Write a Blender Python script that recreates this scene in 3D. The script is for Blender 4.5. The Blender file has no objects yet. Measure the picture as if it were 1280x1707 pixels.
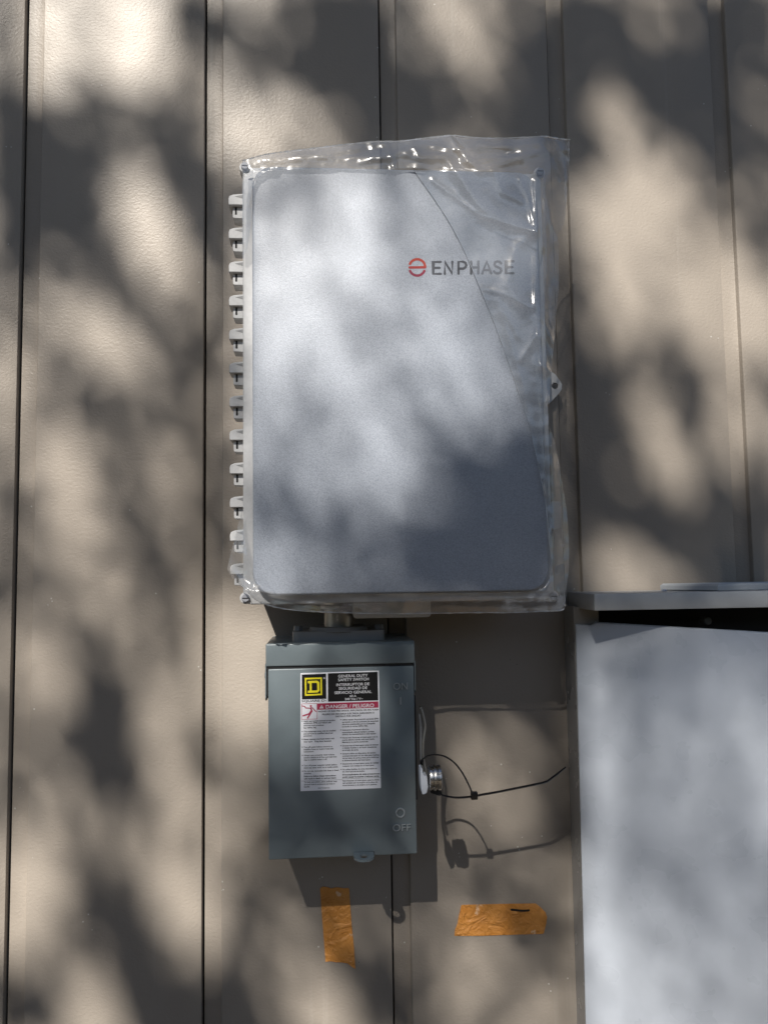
import bpy, bmesh, math, random
import numpy as np
from mathutils import Vector, Matrix, noise

random.seed(7)
rng = np.random.default_rng(11)
scene = bpy.context.scene
C = scene.collection

# ------------------------------------------------------------------ camera
# world: X right along the wall, Y into the wall (painted field of the boards at y = 0), Z up, eye level z = 0, ground z = -1.5
F, CX, CY, D = 1281.0, 640.0, 853.5, 1.10
YAW, PITCH, ROLL = (math.radians(a) for a in (4.173, 4.409, -0.856))
fwd = Vector((math.sin(YAW) * math.cos(PITCH), math.cos(YAW) * math.cos(PITCH), math.sin(PITCH)))
r0 = Vector((math.cos(YAW), -math.sin(YAW), 0))
u0 = r0.cross(fwd)
RGT = math.cos(ROLL) * r0 + math.sin(ROLL) * u0
UPV = -math.sin(ROLL) * r0 + math.cos(ROLL) * u0
EYE = Vector((0, -D, 0))

cam_d = bpy.data.cameras.new('camera')
cam = bpy.data.objects.new('camera', cam_d)
C.objects.link(cam)
scene.camera = cam
cam_d.sensor_fit = 'VERTICAL'
cam_d.sensor_height = 36.0
cam_d.lens = 36.0 * F / 1707.0
cam_d.clip_start, cam_d.clip_end = 0.02, 500
M = Matrix((RGT, UPV, -fwd)).transposed().to_4x4()
M.translation = EYE
cam.matrix_world = M
scene.render.resolution_x, scene.render.resolution_y = 767, 1024

# ------------------------------------------------------------------ sky, sun, exposure
SUN = Vector((0.337, 1.0, -0.895))                      # direction the light travels
sd = -SUN.normalized()
world = bpy.data.worlds.new('World')
scene.world = world
world.use_nodes = True
wn = world.node_tree
sky = wn.nodes.new('ShaderNodeTexSky')
sky.sky_type = 'NISHITA'
sky.sun_disc = False
sky.sun_elevation = math.asin(sd.z)
sky.sun_rotation = math.atan2(sd.x, sd.y)
sky.air_density, sky.dust_density, sky.ozone_density = 1.0, 0.6, 1.0
bg = wn.nodes['Background']
bg.inputs[1].default_value = 0.05
wn.links.new(sky.outputs[0], bg.inputs[0])
sun_d = bpy.data.lights.new('sun', 'SUN')
sun_d.energy = 5.0
sun_d.angle = math.radians(0.53)
sun_d.color = (1.0, 0.945, 0.87)
sun = bpy.data.objects.new('sun', sun_d)
C.objects.link(sun)
sun.rotation_euler = SUN.to_track_quat('-Z', 'Y').to_euler()
sun.location = (-2, -6, 6)
vs = scene.view_settings
vs.view_transform, vs.look, vs.gamma, vs.use_curve_mapping = 'Standard', 'None', 1.0, False
vs.exposure = 0.78
scene.render.engine = 'CYCLES'
scene.cycles.max_bounces = 6
scene.cycles.diffuse_bounces = 3
scene.cycles.glossy_bounces = 3
scene.cycles.transparent_max_bounces = 14
scene.cycles.caustics_reflective = False
scene.cycles.caustics_refractive = False
scene.cycles.sample_clamp_indirect = 6


def at(px, py, d=0.0):
    """point at distance d in front of the wall seen at photo position px, py (photo 1280 x 1707)"""
    v = fwd + RGT * ((px - CX) / F) - UPV * ((py - CY) / F)
    return EYE + v * ((D - d) / v.y)


def X(px, py, d): return at(px, py, d).x
def Z(px, py, d): return at(px, py, d).z


# ------------------------------------------------------------------ materials
def mat(name, col=(.5, .5, .5), rough=.5, metal=0.0, spec=.5):
    m = bpy.data.materials.new(name)
    m.use_nodes = True
    b = m.node_tree.nodes['Principled BSDF']
    b.inputs['Base Color'].default_value = (*col, 1)
    b.inputs['Roughness'].default_value = rough
    b.inputs['Metallic'].default_value = metal
    b.inputs['Specular IOR Level'].default_value = spec
    return m


class NT:
    def __init__(s, m):
        s.n, s.l = m.node_tree.nodes, m.node_tree.links
        s.b = s.n.get('Principled BSDF')
        s.pos = None

    def node(s, t, **kw):
        n = s.n.new(t)
        for k, v in kw.items():
            if k.startswith('i_'):
                n.inputs[k[2:].replace('_', ' ')].default_value = v
            else:
                setattr(n, k, v)
        return n

    def coords(s, scale=(1, 1, 1)):
        if s.pos is None:
            s.pos = s.node('ShaderNodeNewGeometry')
        mp = s.node('ShaderNodeMapping')
        mp.inputs['Scale'].default_value = scale
        s.l.new(s.pos.outputs['Position'], mp.inputs['Vector'])
        return mp.outputs[0]

    def noise(s, scale, detail=2, rough=.5, stretch=(1, 1, 1), dist=0):
        n = s.node('ShaderNodeTexNoise')
        n.inputs['Scale'].default_value = scale
        n.inputs['Detail'].default_value = detail
        n.inputs['Roughness'].default_value = rough
        n.inputs['Distortion'].default_value = dist
        s.l.new(s.coords(stretch), n.inputs['Vector'])
        return n.outputs['Fac']

    def ramp(s, fac, stops):
        r = s.node('ShaderNodeValToRGB')
        els = r.color_ramp.elements
        while len(els) < len(stops):
            els.new(.5)
        for e, (p, c) in zip(els, stops):
            e.position = p
            e.color = (*c, 1) if len(c) == 3 else c
        s.l.new(fac, r.inputs[0])
        return r.outputs[0]

    def mix(s, fac, a, b, mode='MIX'):
        m = s.node('ShaderNodeMix', data_type='RGBA', blend_type=mode)
        for sock, v in ((m.inputs[0], fac), (m.inputs[6], a), (m.inputs[7], b)):
            if hasattr(v, 'is_linked'):
                s.l.new(v, sock)
            elif isinstance(v, (int, float)):
                sock.default_value = v
            else:
                sock.default_value = (*v, 1)
        return m.outputs[2]

    def math(s, op, a, b=0.0):
        m = s.node('ShaderNodeMath', operation=op)
        for sock, v in zip(m.inputs, (a, b)):
            if hasattr(v, 'is_linked'):
                s.l.new(v, sock)
            else:
                sock.default_value = v
        return m.outputs[0]

    def bump(s, h, dist, strength=1.0, prev=None):
        n = s.node('ShaderNodeBump')
        n.inputs['Strength'].default_value = strength
        n.inputs['Distance'].default_value = dist
        s.l.new(h, n.inputs['Height'])
        if prev is not None:
            s.l.new(prev, n.inputs['Normal'])
        return n.outputs[0]

    def dots(s, scale, thr, stretch=(1, 1, 1)):
        """1 inside sparse small dots"""
        v = s.node('ShaderNodeTexVoronoi')
        v.inputs['Scale'].default_value = scale
        s.l.new(s.coords(stretch), v.inputs['Vector'])
        sel = s.math('GREATER_THAN', s.noise(scale * .21, 1), .66)
        near = s.math('LESS_THAN', v.outputs['Distance'], thr)
        return s.math('MULTIPLY', sel, near)


MT = {}
# taupe semi-gloss siding paint
m = MT['siding'] = mat('siding_paint', rough=.42, spec=.36)
t = NT(m)
big = t.noise(2.2, 3, .6)
grime = t.noise(9, 4, .65, (1, 1, .25))
c = t.ramp(big, [(.3, (.284, .250, .213)), (.7, (.318, .282, .242))])
c = t.mix(t.ramp(grime, [(.45, (0, 0, 0)), (.8, (.35, .35, .35))]), c, (.25, .222, .19))
oi = t.node('ShaderNodeObjectInfo')
c = t.mix(1.0, c, t.ramp(oi.outputs['Random'], [(0, (.93, .93, .93)), (1, (1.04, 1.035, 1.03))]), 'MULTIPLY')
drip = t.noise(16, 5, .7, (1, 1, .035))
c = t.mix(t.ramp(drip, [(.62, (0, 0, 0)), (.74, (.30,) * 3)]), c, (.42, .395, .36))
nick = t.dots(95, .11)
c = t.mix(t.math('MULTIPLY', nick, .75), c, (.62, .60, .56))
nick2 = t.dots(63, .06, (1.3, 1, 1.1))
c = t.mix(t.math('MULTIPLY', nick2, .7), c, (.10, .085, .07))
t.l.new(c, t.b.inputs['Base Color'])
t.l.new(t.ramp(t.noise(6, 3), [(.3, (.42,) * 3), (.75, (.52,) * 3)]), t.b.inputs['Roughness'])
emb = t.noise(250, 2.5, .55, (.85, .85, 1.05), .3)
fine = t.noise(420, 2)
bn = t.bump(emb, .0010, .5)
bn = t.bump(fine, .0003, .5, bn)
bn = t.bump(nick, .0006, .6, bn)
t.l.new(bn, t.b.inputs['Normal'])
MT['backing'] = mat('building_paper', (.02, .018, .016), .9)


def speckled(name, c0, c1, rough, scale=620, bumpd=.00025, bstr=.6, spec=.5, metal=0.0):
    m = mat(name, c0, rough, metal, spec)
    t = NT(m)
    n = t.noise(scale, 2, .7)
    col = t.ramp(n, [(.32, c0), (.68, c1)])
    blotch = t.noise(5, 3, .6)
    col = t.mix(t.ramp(blotch, [(.4, (0, 0, 0)), (.8, (.22,) * 3)]), col, tuple(a * .8 for a in c0))
    t.l.new(col, t.b.inputs['Base Color'])
    t.l.new(t.bump(n, bumpd, bstr), t.b.inputs['Normal'])
    return m


MT['enclosure'] = speckled('grey_textured_polycarbonate', (.28, .308, .36), (.43, .467, .53), .38, 780, .0004, .7, .5)
MT['lug'] = speckled('light_grey_plastic', (.50, .505, .51), (.56, .565, .57), .45, 200, .0001, .3)
MT['screw'] = mat('zinc_screw', (.55, .56, .58), .35, .9)
MT['darkscrew'] = mat('plastic_screw', (.30, .31, .34), .4)


def paint(name, col, rough, bumpd=.0002, wear=.25):
    m = mat(name, col, rough)
    t = NT(m)
    n = t.noise(14, 4, .6)
    cc = t.ramp(n, [(.35, tuple(a * .93 for a in col)), (.7, tuple(min(1, a * 1.06) for a in col))])
    d = t.dots(120, .07)
    cc = t.mix(t.math('MULTIPLY', d, wear), cc, (.5, .5, .5))
    t.l.new(cc, t.b.inputs['Base Color'])
    t.l.new(t.ramp(t.noise(22, 3), [(.3, (max(0, rough - .06),) * 3), (.75, (rough + .08,) * 3)]), t.b.inputs['Roughness'])
    bn = t.bump(t.noise(300, 2), bumpd, .35)
    t.l.new(t.bump(t.noise(7, 1), .001, .15, bn), t.b.inputs['Normal'])
    return m


MT['switch'] = paint('grey_enamel', (.155, .189, .205), .36)
MT['mark'] = paint('raised_enamel_highlight', (.33, .36, .375), .3)  # lighter tone paints in the highlights on the raised marks
MT['hub'] = paint('cast_zinc_grey', (.23, .235, .24), .42, .0005)
MT['cabinet'] = paint('pale_grey_enamel', (.43, .465, .52), .30, .0001, .1)
MT['cab_lid'] = paint('lid_grey_enamel', (.40, .42, .44), .33, .0001, .2)
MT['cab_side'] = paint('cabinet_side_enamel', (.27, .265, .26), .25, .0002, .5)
MT['cab_in'] = mat('cabinet_inside_shade', (.012, .013, .016), .6)  # near-black tone standing for the shade inside the cabinet
MT['black_gap'] = mat('gap_and_part_black', (.01, .01, .011), .7)  # black put into shaded gaps and slots, also used for dark parts
MT['steel'] = mat('zinc_plated_steel', (.48, .48, .48), .22, 1.0)
t = NT(MT['steel'])
t.l.new(t.ramp(t.noise(60, 4, .7, (1, 1, 4)), [(.3, (.15,) * 3), (.75, (.42,) * 3)]), t.b.inputs['Roughness'])
MT['galv'] = mat('galvanised_pipe', (.36, .35, .33), .38, .85)
t = NT(MT['galv'])
t.l.new(t.bump(t.noise(160, 3), .0005, .5), t.b.inputs['Normal'])
MT['white_plastic'] = mat('white_plastic', (.56, .60, .67), .4)
MT['black_nylon'] = mat('black_nylon', (.012, .011, .011), .28)
MT['label_white'] = mat('label_vinyl', (.80, .81, .86), .38)
MT['label_black'] = mat('label_black_ink', (.010, .010, .011), .35)
MT['label_text'] = mat('label_print_ink', (.008, .008, .012), .4)
MT['label_yellow'] = mat('label_yellow_ink', (.80, .70, .03), .38)
MT['label_red'] = mat('label_red_ink', (.40, .035, .085), .38)
MT['letter_white'] = mat('label_white_print', (.72, .73, .76), .38)
MT['logo_grey'] = mat('grey_print', (.085, .09, .105), .45)
MT['ink'] = mat('marker_ink', (.008, .008, .008), .5)
m = MT['logo_red'] = mat('red_print', (.42, .045, .03), .45)
t = NT(m)
sx = t.node('ShaderNodeSeparateXYZ')
t.l.new(t.coords(), sx.inputs[0])
zmid = Z(695, 445, .19)
f_ = t.math('MULTIPLY_ADD', t.math('SUBTRACT', sx.outputs[2], zmid), 45)
f_.node.inputs[2].default_value = .5
t.l.new(t.ramp(f_, [(.25, (.27, .025, .06)), (.6, (.46, .05, .028))]), t.b.inputs['Base Color'])
# orange cloth-backed tape
m = MT['tape'] = mat('orange_tape', (.60, .24, .04), .5)
t = NT(m)
cc = t.ramp(t.noise(30, 3, .5), [(.3, (.53, .21, .035)), (.7, (.68, .30, .07))])
scr = t.noise(48, 3, .6, (1, 1, 1), .3)
cc = t.mix(t.ramp(scr, [(.64, (0, 0, 0)), (.67, (.75,) * 3)]), cc, (.80, .56, .36))
t.l.new(cc, t.b.inputs['Base Color'])
bn = t.bump(t.noise(60, 4, .6, (1, 1, 1), 1.6), .0045, 1.0)
t.l.new(t.bump(t.noise(700, 2), .0002, .5, bn), t.b.inputs['Normal'])


def film(name, gloss, haze, rough):
    m = bpy.data.materials.new(name)
    m.use_nodes = True
    t = NT(m)
    t.n.remove(t.b)
    out = t.n['Material Output']
    tr = t.node('ShaderNodeBsdfTransparent')
    tr.inputs[0].default_value = (.97, .975, .98, 1)
    gl = t.node('ShaderNodeBsdfGlossy')
    gl.inputs['Color'].default_value = (1, 1, 1, 1)
    gl.inputs['Roughness'].default_value = rough
    df = t.node('ShaderNodeBsdfDiffuse')
    df.inputs[0].default_value = (.8, .82, .85, 1)
    tl = t.node('ShaderNodeBsdfTranslucent')
    tl.inputs[0].default_value = (.8, .82, .85, 1)
    bn = t.bump(t.noise(38, 2, .5, (1, 1, 1), .4), .0030, .30)
    bn = t.bump(t.noise(200, 2, .6), .0003, .25, bn)
    t.l.new(bn, gl.inputs['Normal'])
    lw = t.node('ShaderNodeLayerWeight')
    lw.inputs[0].default_value = .5
    t.l.new(bn, lw.inputs['Normal'])
    sch = t.math('MULTIPLY', t.math('POWER', lw.outputs['Facing'], 4.0), .9)
    fac = t.math('MINIMUM', t.math('MULTIPLY', t.math('ADD', sch, .045), gloss), .85)
    m1 = t.node('ShaderNodeMixShader')
    m1.inputs[0].default_value = .5
    t.l.new(df.outputs[0], m1.inputs[1])
    t.l.new(tl.outputs[0], m1.inputs[2])
    m2 = t.node('ShaderNodeMixShader')
    hz = t.ramp(t.noise(18, 4, .6), [(.3, (haze * .5,) * 3), (.75, (haze * 1.5,) * 3)])
    t.l.new(hz, m2.inputs[0])
    t.l.new(tr.outputs[0], m2.inputs[1])
    t.l.new(m1.outputs[0], m2.inputs[2])
    m3 = t.node('ShaderNodeMixShader')
    t.l.new(fac, m3.inputs[0])
    t.l.new(m2.outputs[0], m3.inputs[1])
    t.l.new(gl.outputs[0], m3.inputs[2])
    t.l.new(m3.outputs[0], out.inputs[0])
    return m


MT['film'] = film('clear_polythene', 2.2, .21, .22)
MT['film_edge'] = film('polythene_folded_edge', 3.0, .6, .2)
# ground, bark, leaves
m = MT['ground'] = mat('dry_soil', (.16, .13, .10), .95)
t = NT(m)
t.l.new(t.ramp(t.noise(3, 6, .65), [(.3, (.085, .065, .042)), (.7, (.16, .125, .085))]), t.b.inputs['Base Color'])
t.l.new(t.bump(t.noise(30, 5, .7), .03, .6), t.b.inputs['Normal'])
m = MT['bark'] = mat('bark', (.10, .075, .055), .9)
t = NT(m)
t.l.new(t.bump(t.noise(40, 4, .7, (1, 1, .2)), .02, .8), t.b.inputs['Normal'])
m = MT['leaf'] = mat('leaf', (.055, .10, .03), .5)
t = NT(m)
t.l.new(t.ramp(t.noise(4, 2), [(.3, (.04, .075, .02)), (.7, (.08, .13, .04))]), t.b.inputs['Base Color'])

# ------------------------------------------------------------------ mesh helpers
ORG = {}


def root(name, loc, label, cat, group=None, kind=None):
    o = bpy.data.objects.new(name, None)
    o.empty_display_size = .03
    C.objects.link(o)
    o.location = loc
    ORG[o.name] = Vector(loc)
    o['label'], o['category'] = label, cat
    if group: o['group'] = group
    if kind: o['kind'] = kind
    return o


def top_origin(o):
    while o.parent is not None:
        o = o.parent
    return ORG.get(o.name, Vector((0, 0, 0)))


def mk(name, bm, mt, parent=None, smooth=False, origin=None):
    off = top_origin(parent) if parent is not None else Vector(origin or (0, 0, 0))
    me = bpy.data.meshes.new(name)
    bmesh.ops.recalc_face_normals(bm, faces=bm.faces)
    for v in bm.verts:
        v.co -= off
    bm.to_mesh(me)
    bm.free()
    me.materials.append(MT[mt])
    if smooth:
        for p in me.polygons:
            p.use_smooth = True
        try:
            me.set_sharp_from_angle(angle=math.radians(smooth if smooth is not True else 40))
        except Exception:
            pass
    o = bpy.data.objects.new(name, me)
    C.objects.link(o)
    if parent is not None:
        o.parent = parent
    else:
        o.location = off
        ORG[o.name] = off
    return o


def box(bm, x0, x1, d0, d1, z0, z1, bev=0.0, seg=2):
    """d0..d1 distance in front of the wall"""
    vs_ = [bm.verts.new((x, -d, z)) for z in (z0, z1) for d in (d0, d1) for x in (x0, x1)]
    fs = [(0, 1, 3, 2), (4, 6, 7, 5), (0, 2, 6, 4), (1, 5, 7, 3), (2, 3, 7, 6), (0, 4, 5, 1)]
    faces = [bm.faces.new([vs_[i] for i in f]) for f in fs]
    if bev:
        es = list({e for f in faces for e in f.edges})
        bmesh.ops.recalc_face_normals(bm, faces=faces)
        bmesh.ops.bevel(bm, geom=es, offset=bev, segments=seg, affect='EDGES', profile=.5)
    return bm


def rrect_pts(x0, x1, z0, z1, r, n=8):
    pts = []
    for cx, cz, a0 in ((x1 - r, z1 - r, 0), (x0 + r, z1 - r, 90), (x0 + r, z0 + r, 180), (x1 - r, z0 + r, 270)):
        for k in range(n + 1):
            a = math.radians(a0 + 90 * k / n)
            pts.append((cx + r * math.cos(a), cz + r * math.sin(a)))
    return pts


def rings(bm, loops, cap0=True, cap1=True, closed=True):
    prev = None
    first = None
    for lp in loops:
        cur = [bm.verts.new(p) for p in lp]
        if prev:
            n = len(cur)
            for i in range(n if closed else n - 1):
                j = (i + 1) % n
                bm.faces.new((prev[i], prev[j], cur[j], cur[i]))
        else:
            first = cur
        prev = cur
    if cap0: bm.faces.new(list(reversed(first)))
    if cap1: bm.faces.new(prev)
    return bm


def rrect(bm, x0, x1, z0, z1, r, d0, d1, ch=.002, n=8, draft=0.0):
    L = []
    prof = [(d0, -draft)]
    for k in range(5):
        a = math.radians(90 * k / 4)
        prof.append((d1 - ch + ch * math.sin(a), ch * (1 - math.cos(a))))
    for d, ins in prof:
        L.append([(x, -d, z) for x, z in rrect_pts(x0 + ins, x1 - ins, z0 + ins, z1 - ins, max(r - ins, .0003), n)])
    return rings(bm, L)


def rough_rad(n, a, b):
    return [random.uniform(a, b) for _ in range(n)]


def tube(bm, pts, rad, n=8, caps=True, flat=None):
    pts = [Vector(p) for p in pts]
    L = []
    up = Vector((0, 1, 0))
    for i, p in enumerate(pts):
        a, b = pts[max(0, i - 1)], pts[min(len(pts) - 1, i + 1)]
        tg = (b - a).normalized()
        s = tg.cross(up)
        if s.length < 1e-4:
            s = tg.cross(Vector((1, 0, 0)))
        s.normalize()
        w = s.cross(tg).normalized()
        r = rad[i] if isinstance(rad, (list, tuple)) else rad
        ra, rb = (r, r) if flat is None else (r, r * flat)
        L.append([p + s * (ra * math.cos(k * 2 * math.pi / n)) + w * (rb * math.sin(k * 2 * math.pi / n)) for k in range(n)])
    return rings(bm, L, caps, caps)


def cyl(bm, c, ax, r0_, r1_, h, n=20, ch=0.0):
    """cylinder from point c along unit axis ax"""
    ax = Vector(ax).normalized()
    s = ax.orthogonal().normalized()
    w = ax.cross(s)
    c = Vector(c)
    prof = [(0, r0_), (h, r1_)] if not ch else [(0, r0_ - ch), (ch, r0_), (h - ch, r1_), (h, r1_ - ch)]
    return rings(bm, [[c + ax * hh + s * (r * math.cos(2 * math.pi * k / n)) + w * (r * math.sin(2 * math.pi * k / n)) for k in range(n)] for hh, r in prof])


def smooth_path(pts, per=8):
    pts = [Vector(p) for p in pts]
    out = []
    P = [pts[0] * 2 - pts[1]] + pts + [pts[-1] * 2 - pts[-2]]
    for i in range(1, len(P) - 2):
        for k in range(per):
            s = k / per
            a, b, c_, d_ = P[i - 1], P[i], P[i + 1], P[i + 2]
            out.append(.5 * ((2 * b) + (c_ - a) * s + (2 * a - 5 * b + 4 * c_ - d_) * s * s + (3 * b - 3 * c_ + d_ - a) * s ** 3))
    out.append(pts[-1])
    return out


def plate(bm, pts, d0, d1):
    """polygon given in photo px extruded between two distances from the wall, true at d1"""
    P = [at(x, y, d1) for x, y in pts]
    return rings(bm, [[(p.x, -d0, p.z) for p in P], [(p.x, -d1, p.z) for p in P]])


def new(): return bmesh.new()


# ------------------------------------------------------------------ ground
bm = new()
for q in ((-40, -60), (40, -60), (40, .05), (-40, .05)):
    bm.verts.new((q[0], q[1], -1.5))
bm.faces.new(bm.verts[:])
g = mk('ground', bm, 'ground')
g['kind'] = 'structure'

# ------------------------------------------------------------------ siding wall: overlapping grooved boards
PITCHB, G0 = .25893, -.4353
ZB, ZT = -1.45, 2.0
wall = root('siding_wall', (0, 0, -1.5), 'taupe painted wall of vertical siding boards with dark grooves', 'wall')
bm = new()
box(bm, -3.4, 4.4, -.060, -.0225, -1.5, ZT)
mk('backing', bm, 'backing', wall)
prof = [(.0026, .0212), (.0026, .0094), (.0031, .0089), (.0120, .0088), (.0250, .0088), (.0259, .0084), (.0263, .0070), (.0266, .0030), (.0271, .0010),
        (.0280, .0002), (.0296, 0), (.06, 0), (.13, 0), (.2, 0), (PITCHB - .0012, 0), (PITCHB - .0004, .0004), (PITCHB, .0013), (PITCHB, .0212)]
bm = new()
rings(bm, [[(x, y, z) for x, y in prof] for z in (ZB, ZT)])
board = mk('board', bm, 'siding', wall, 30)
board.location = (G0, 0, 0)
for i in range(-11, 15):
    if i == 0: continue
    b2 = board.copy()
    C.objects.link(b2)
    b2.location = (G0 + PITCHB * i, 0, 0)

# ------------------------------------------------------------------ tree in the yard (its leaves dapple the wall)
# brightness of the sunlit and shaded patches, one digit per 40 px of the photograph
ROWS = """58979983356532335888655343670224 58979985335522334798644343454223 58968987643221223478643233331334
46747877675332222235532235311244 34533453477876423322322258513345 22433442688887434433543237754434
11324542578776544455444427876444 11336763246675775666643577887455 11226885236546775676654488887565
32115886337657885677655479987674 33514887338889997777665468977884 35542477757999997776665358868997
56776357658999996576665247879998 66787644448888897676555237858998 77578752357657887777655225536889
87647754456667776777554114642676 86625434676777884687644113762685 74555455667677786676533113774686
76875555457777788622222111587477 76886567526567788511111112387555 66884567534445577511111122147354
45786265454442246511111122114243 55787346546654333222222234422332 45777434557765433222232258853233
45777625677666544222333226998423 56747746787544453333333311222334 77637755899766663333333311122333
78725766899755543333333312233323 48732668899666653333333343345446 67632478789655543333333355446568
66421388688555543356645556446668 65421175346545543347655665457668 66621168746544443357645665577667
56654378776443333355676455575667 67666466776443333365774654454566 78746576655543332356656654344556
88724578863222222356556655444556 88732269953344443355444566543456 88543248853554443457653578765567
77663236754665443367744589887678 23664112335676333368765699888658 22586212234578633468666799888657
33688312234578743355577799998767""".split()
BR = np.array([[int(ch) for ch in r] for r in ROWS], float)
BR[26:, 24:] += np.where(BR[26:, 24:] < 6, .8, 0)
BR[29:, 24:] = 5.6 + (BR[29:, 24:] - 5.6) * .78
BR[18:25, 18:23] = np.maximum(BR[18:25, 18:23], 2.0)
BR[8:15, 10:17] = np.minimum(BR[8:15, 10:17], 7.6)
BR[26:31, 11] = 8.5
BR[36:40, 11:18] = np.maximum(BR[36:40, 11:18], 4.8)
Q = np.pad(BR[7:25, 10:23], 1, mode='edge')
BR[7:25, 10:23] = sum(Q[a:a + 18, b:b + 13] * w for a, b, w in ((0, 1, 1), (1, 0, 1), (1, 2, 1), (2, 1, 1), (1, 1, 4))) / 8
Q = np.pad(BR[27:, 24:], 1, mode='edge')
BR[27:, 24:] = sum(Q[a:a + BR.shape[0] - 27, b:b + 8] * w for a, b, w in ((0, 1, 1), (1, 0, 1), (1, 2, 1), (2, 1, 1), (1, 1, 3))) / 7
SB = (62 + 17.0 * BR) / 215.0
VIS = np.clip((SB ** 2.2 - .085) / .80, 0.0, 1.0) ** 1.6
V1_ = np.clip((SB ** 2.2 - .085) / .80, 0.0, 1.0)
VIS[30:36, 18:24] *= .85
VIS[0:7, 12:32] *= .82
VIS[7:15, 24:31] *= 1.25
VIS[33:40, 0:3] *= 1.2
VIS[35:40, 6:9] *= 1.15
VIS[7:25, 10:23] = V1_[7:25, 10:23] ** 1.1 * .86           # cover and cabinet door are paler than the siding
VIS[26:, 24:] = V1_[26:, 24:] ** 1.3 * .72
VIS = np.clip(VIS, 0, 1)
kx, kz = SUN.x, SUN.z


def photo_px(x, d, z):
    v = Vector((x, -d, z)) - EYE
    k = v.dot(fwd)
    return CX + F * v.dot(RGT) / k, CY - F * v.dot(UPV) / k


def target_vis(u, v):
    """how much sun the photograph shows where the ray that would reach the wall at (u, v) first lands"""
    for (d, x0, x1, z0, z1) in ((.188, -.095, .275, -.04, .515), (.124, -.08, .107, -.35, -.088), ((.051 + .306 * (u - .339)) / (1 + .306 * kx), .340, .9, -.62, -.045), (0, -9, 9, -9, 9)):
        x, z = u - kx * d, v - kz * d
        if x0 < x < x1 and z0 < z < z1:
            px, py = photo_px(x, d, z)
            gx, gy = (px - 20) / 40, (py - 20) / 40
            if gx < -1.2 or gx > 32.2 or gy < -1.2 or gy > 43.2:
                return None
            gx, gy = min(max(gx, 0), 30.999), min(max(gy, 0), 41.999)
            i, j = int(gx), int(gy)
            a, b = gx - i, gy - j
            return (VIS[j, i] * (1 - a) + VIS[j, i + 1] * a) * (1 - b) + (VIS[j + 1, i] * (1 - a) + VIS[j + 1, i + 1] * a) * b


CELL = .009
U0, U1, V0, V1 = -.62, .92, -.82, 1.02
nu, nv = int((U1 - U0) / CELL), int((V1 - V0) / CELL)
TAU = np.zeros((nv, nu))
for j in range(nv):
    for i in range(nu):
        w = target_vis(U0 + (i + .5) * CELL, V0 + (j + .5) * CELL)
        if w is None:
            w = .5 + .9 * noise.noise(Vector((i * .06, j * .045, 3.3)))
        TAU[j, i] = max(0.0, min(1.0, w))
TM = 5.8                                                 # the crown's distance from the wall
RB = .00465 * TM * SUN.length                            # radius of the sun's penumbra at that distance
leaves = []
seen = np.ones_like(TAU)                                 # share of the sun seen from each cell as leaves are added
FIN = 3                                                  # fine cells per cell, for overlapping leaves
covered = np.zeros((nv * FIN, nu * FIN), bool)
KR = int(.13 / CELL)
yy, xx = np.mgrid[-KR:KR + 1, -KR:KR + 1] * CELL
KF = 16
fy, fx = np.mgrid[-KF:KF + 1, -KF:KF + 1] * (CELL / FIN)
SGB = .016


def gauss_blur(A, sig):
    n = int(3 * sig / CELL) + 1
    k = np.exp(-.5 * ((np.arange(-n, n + 1) * CELL) / sig) ** 2)
    k /= k.sum()
    B = np.pad(A, n, mode='edge')
    B = np.apply_along_axis(lambda r: np.convolve(r, k, 'valid'), 1, B)
    return np.apply_along_axis(lambda r: np.convolve(r, k, 'valid'), 0, B)


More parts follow.
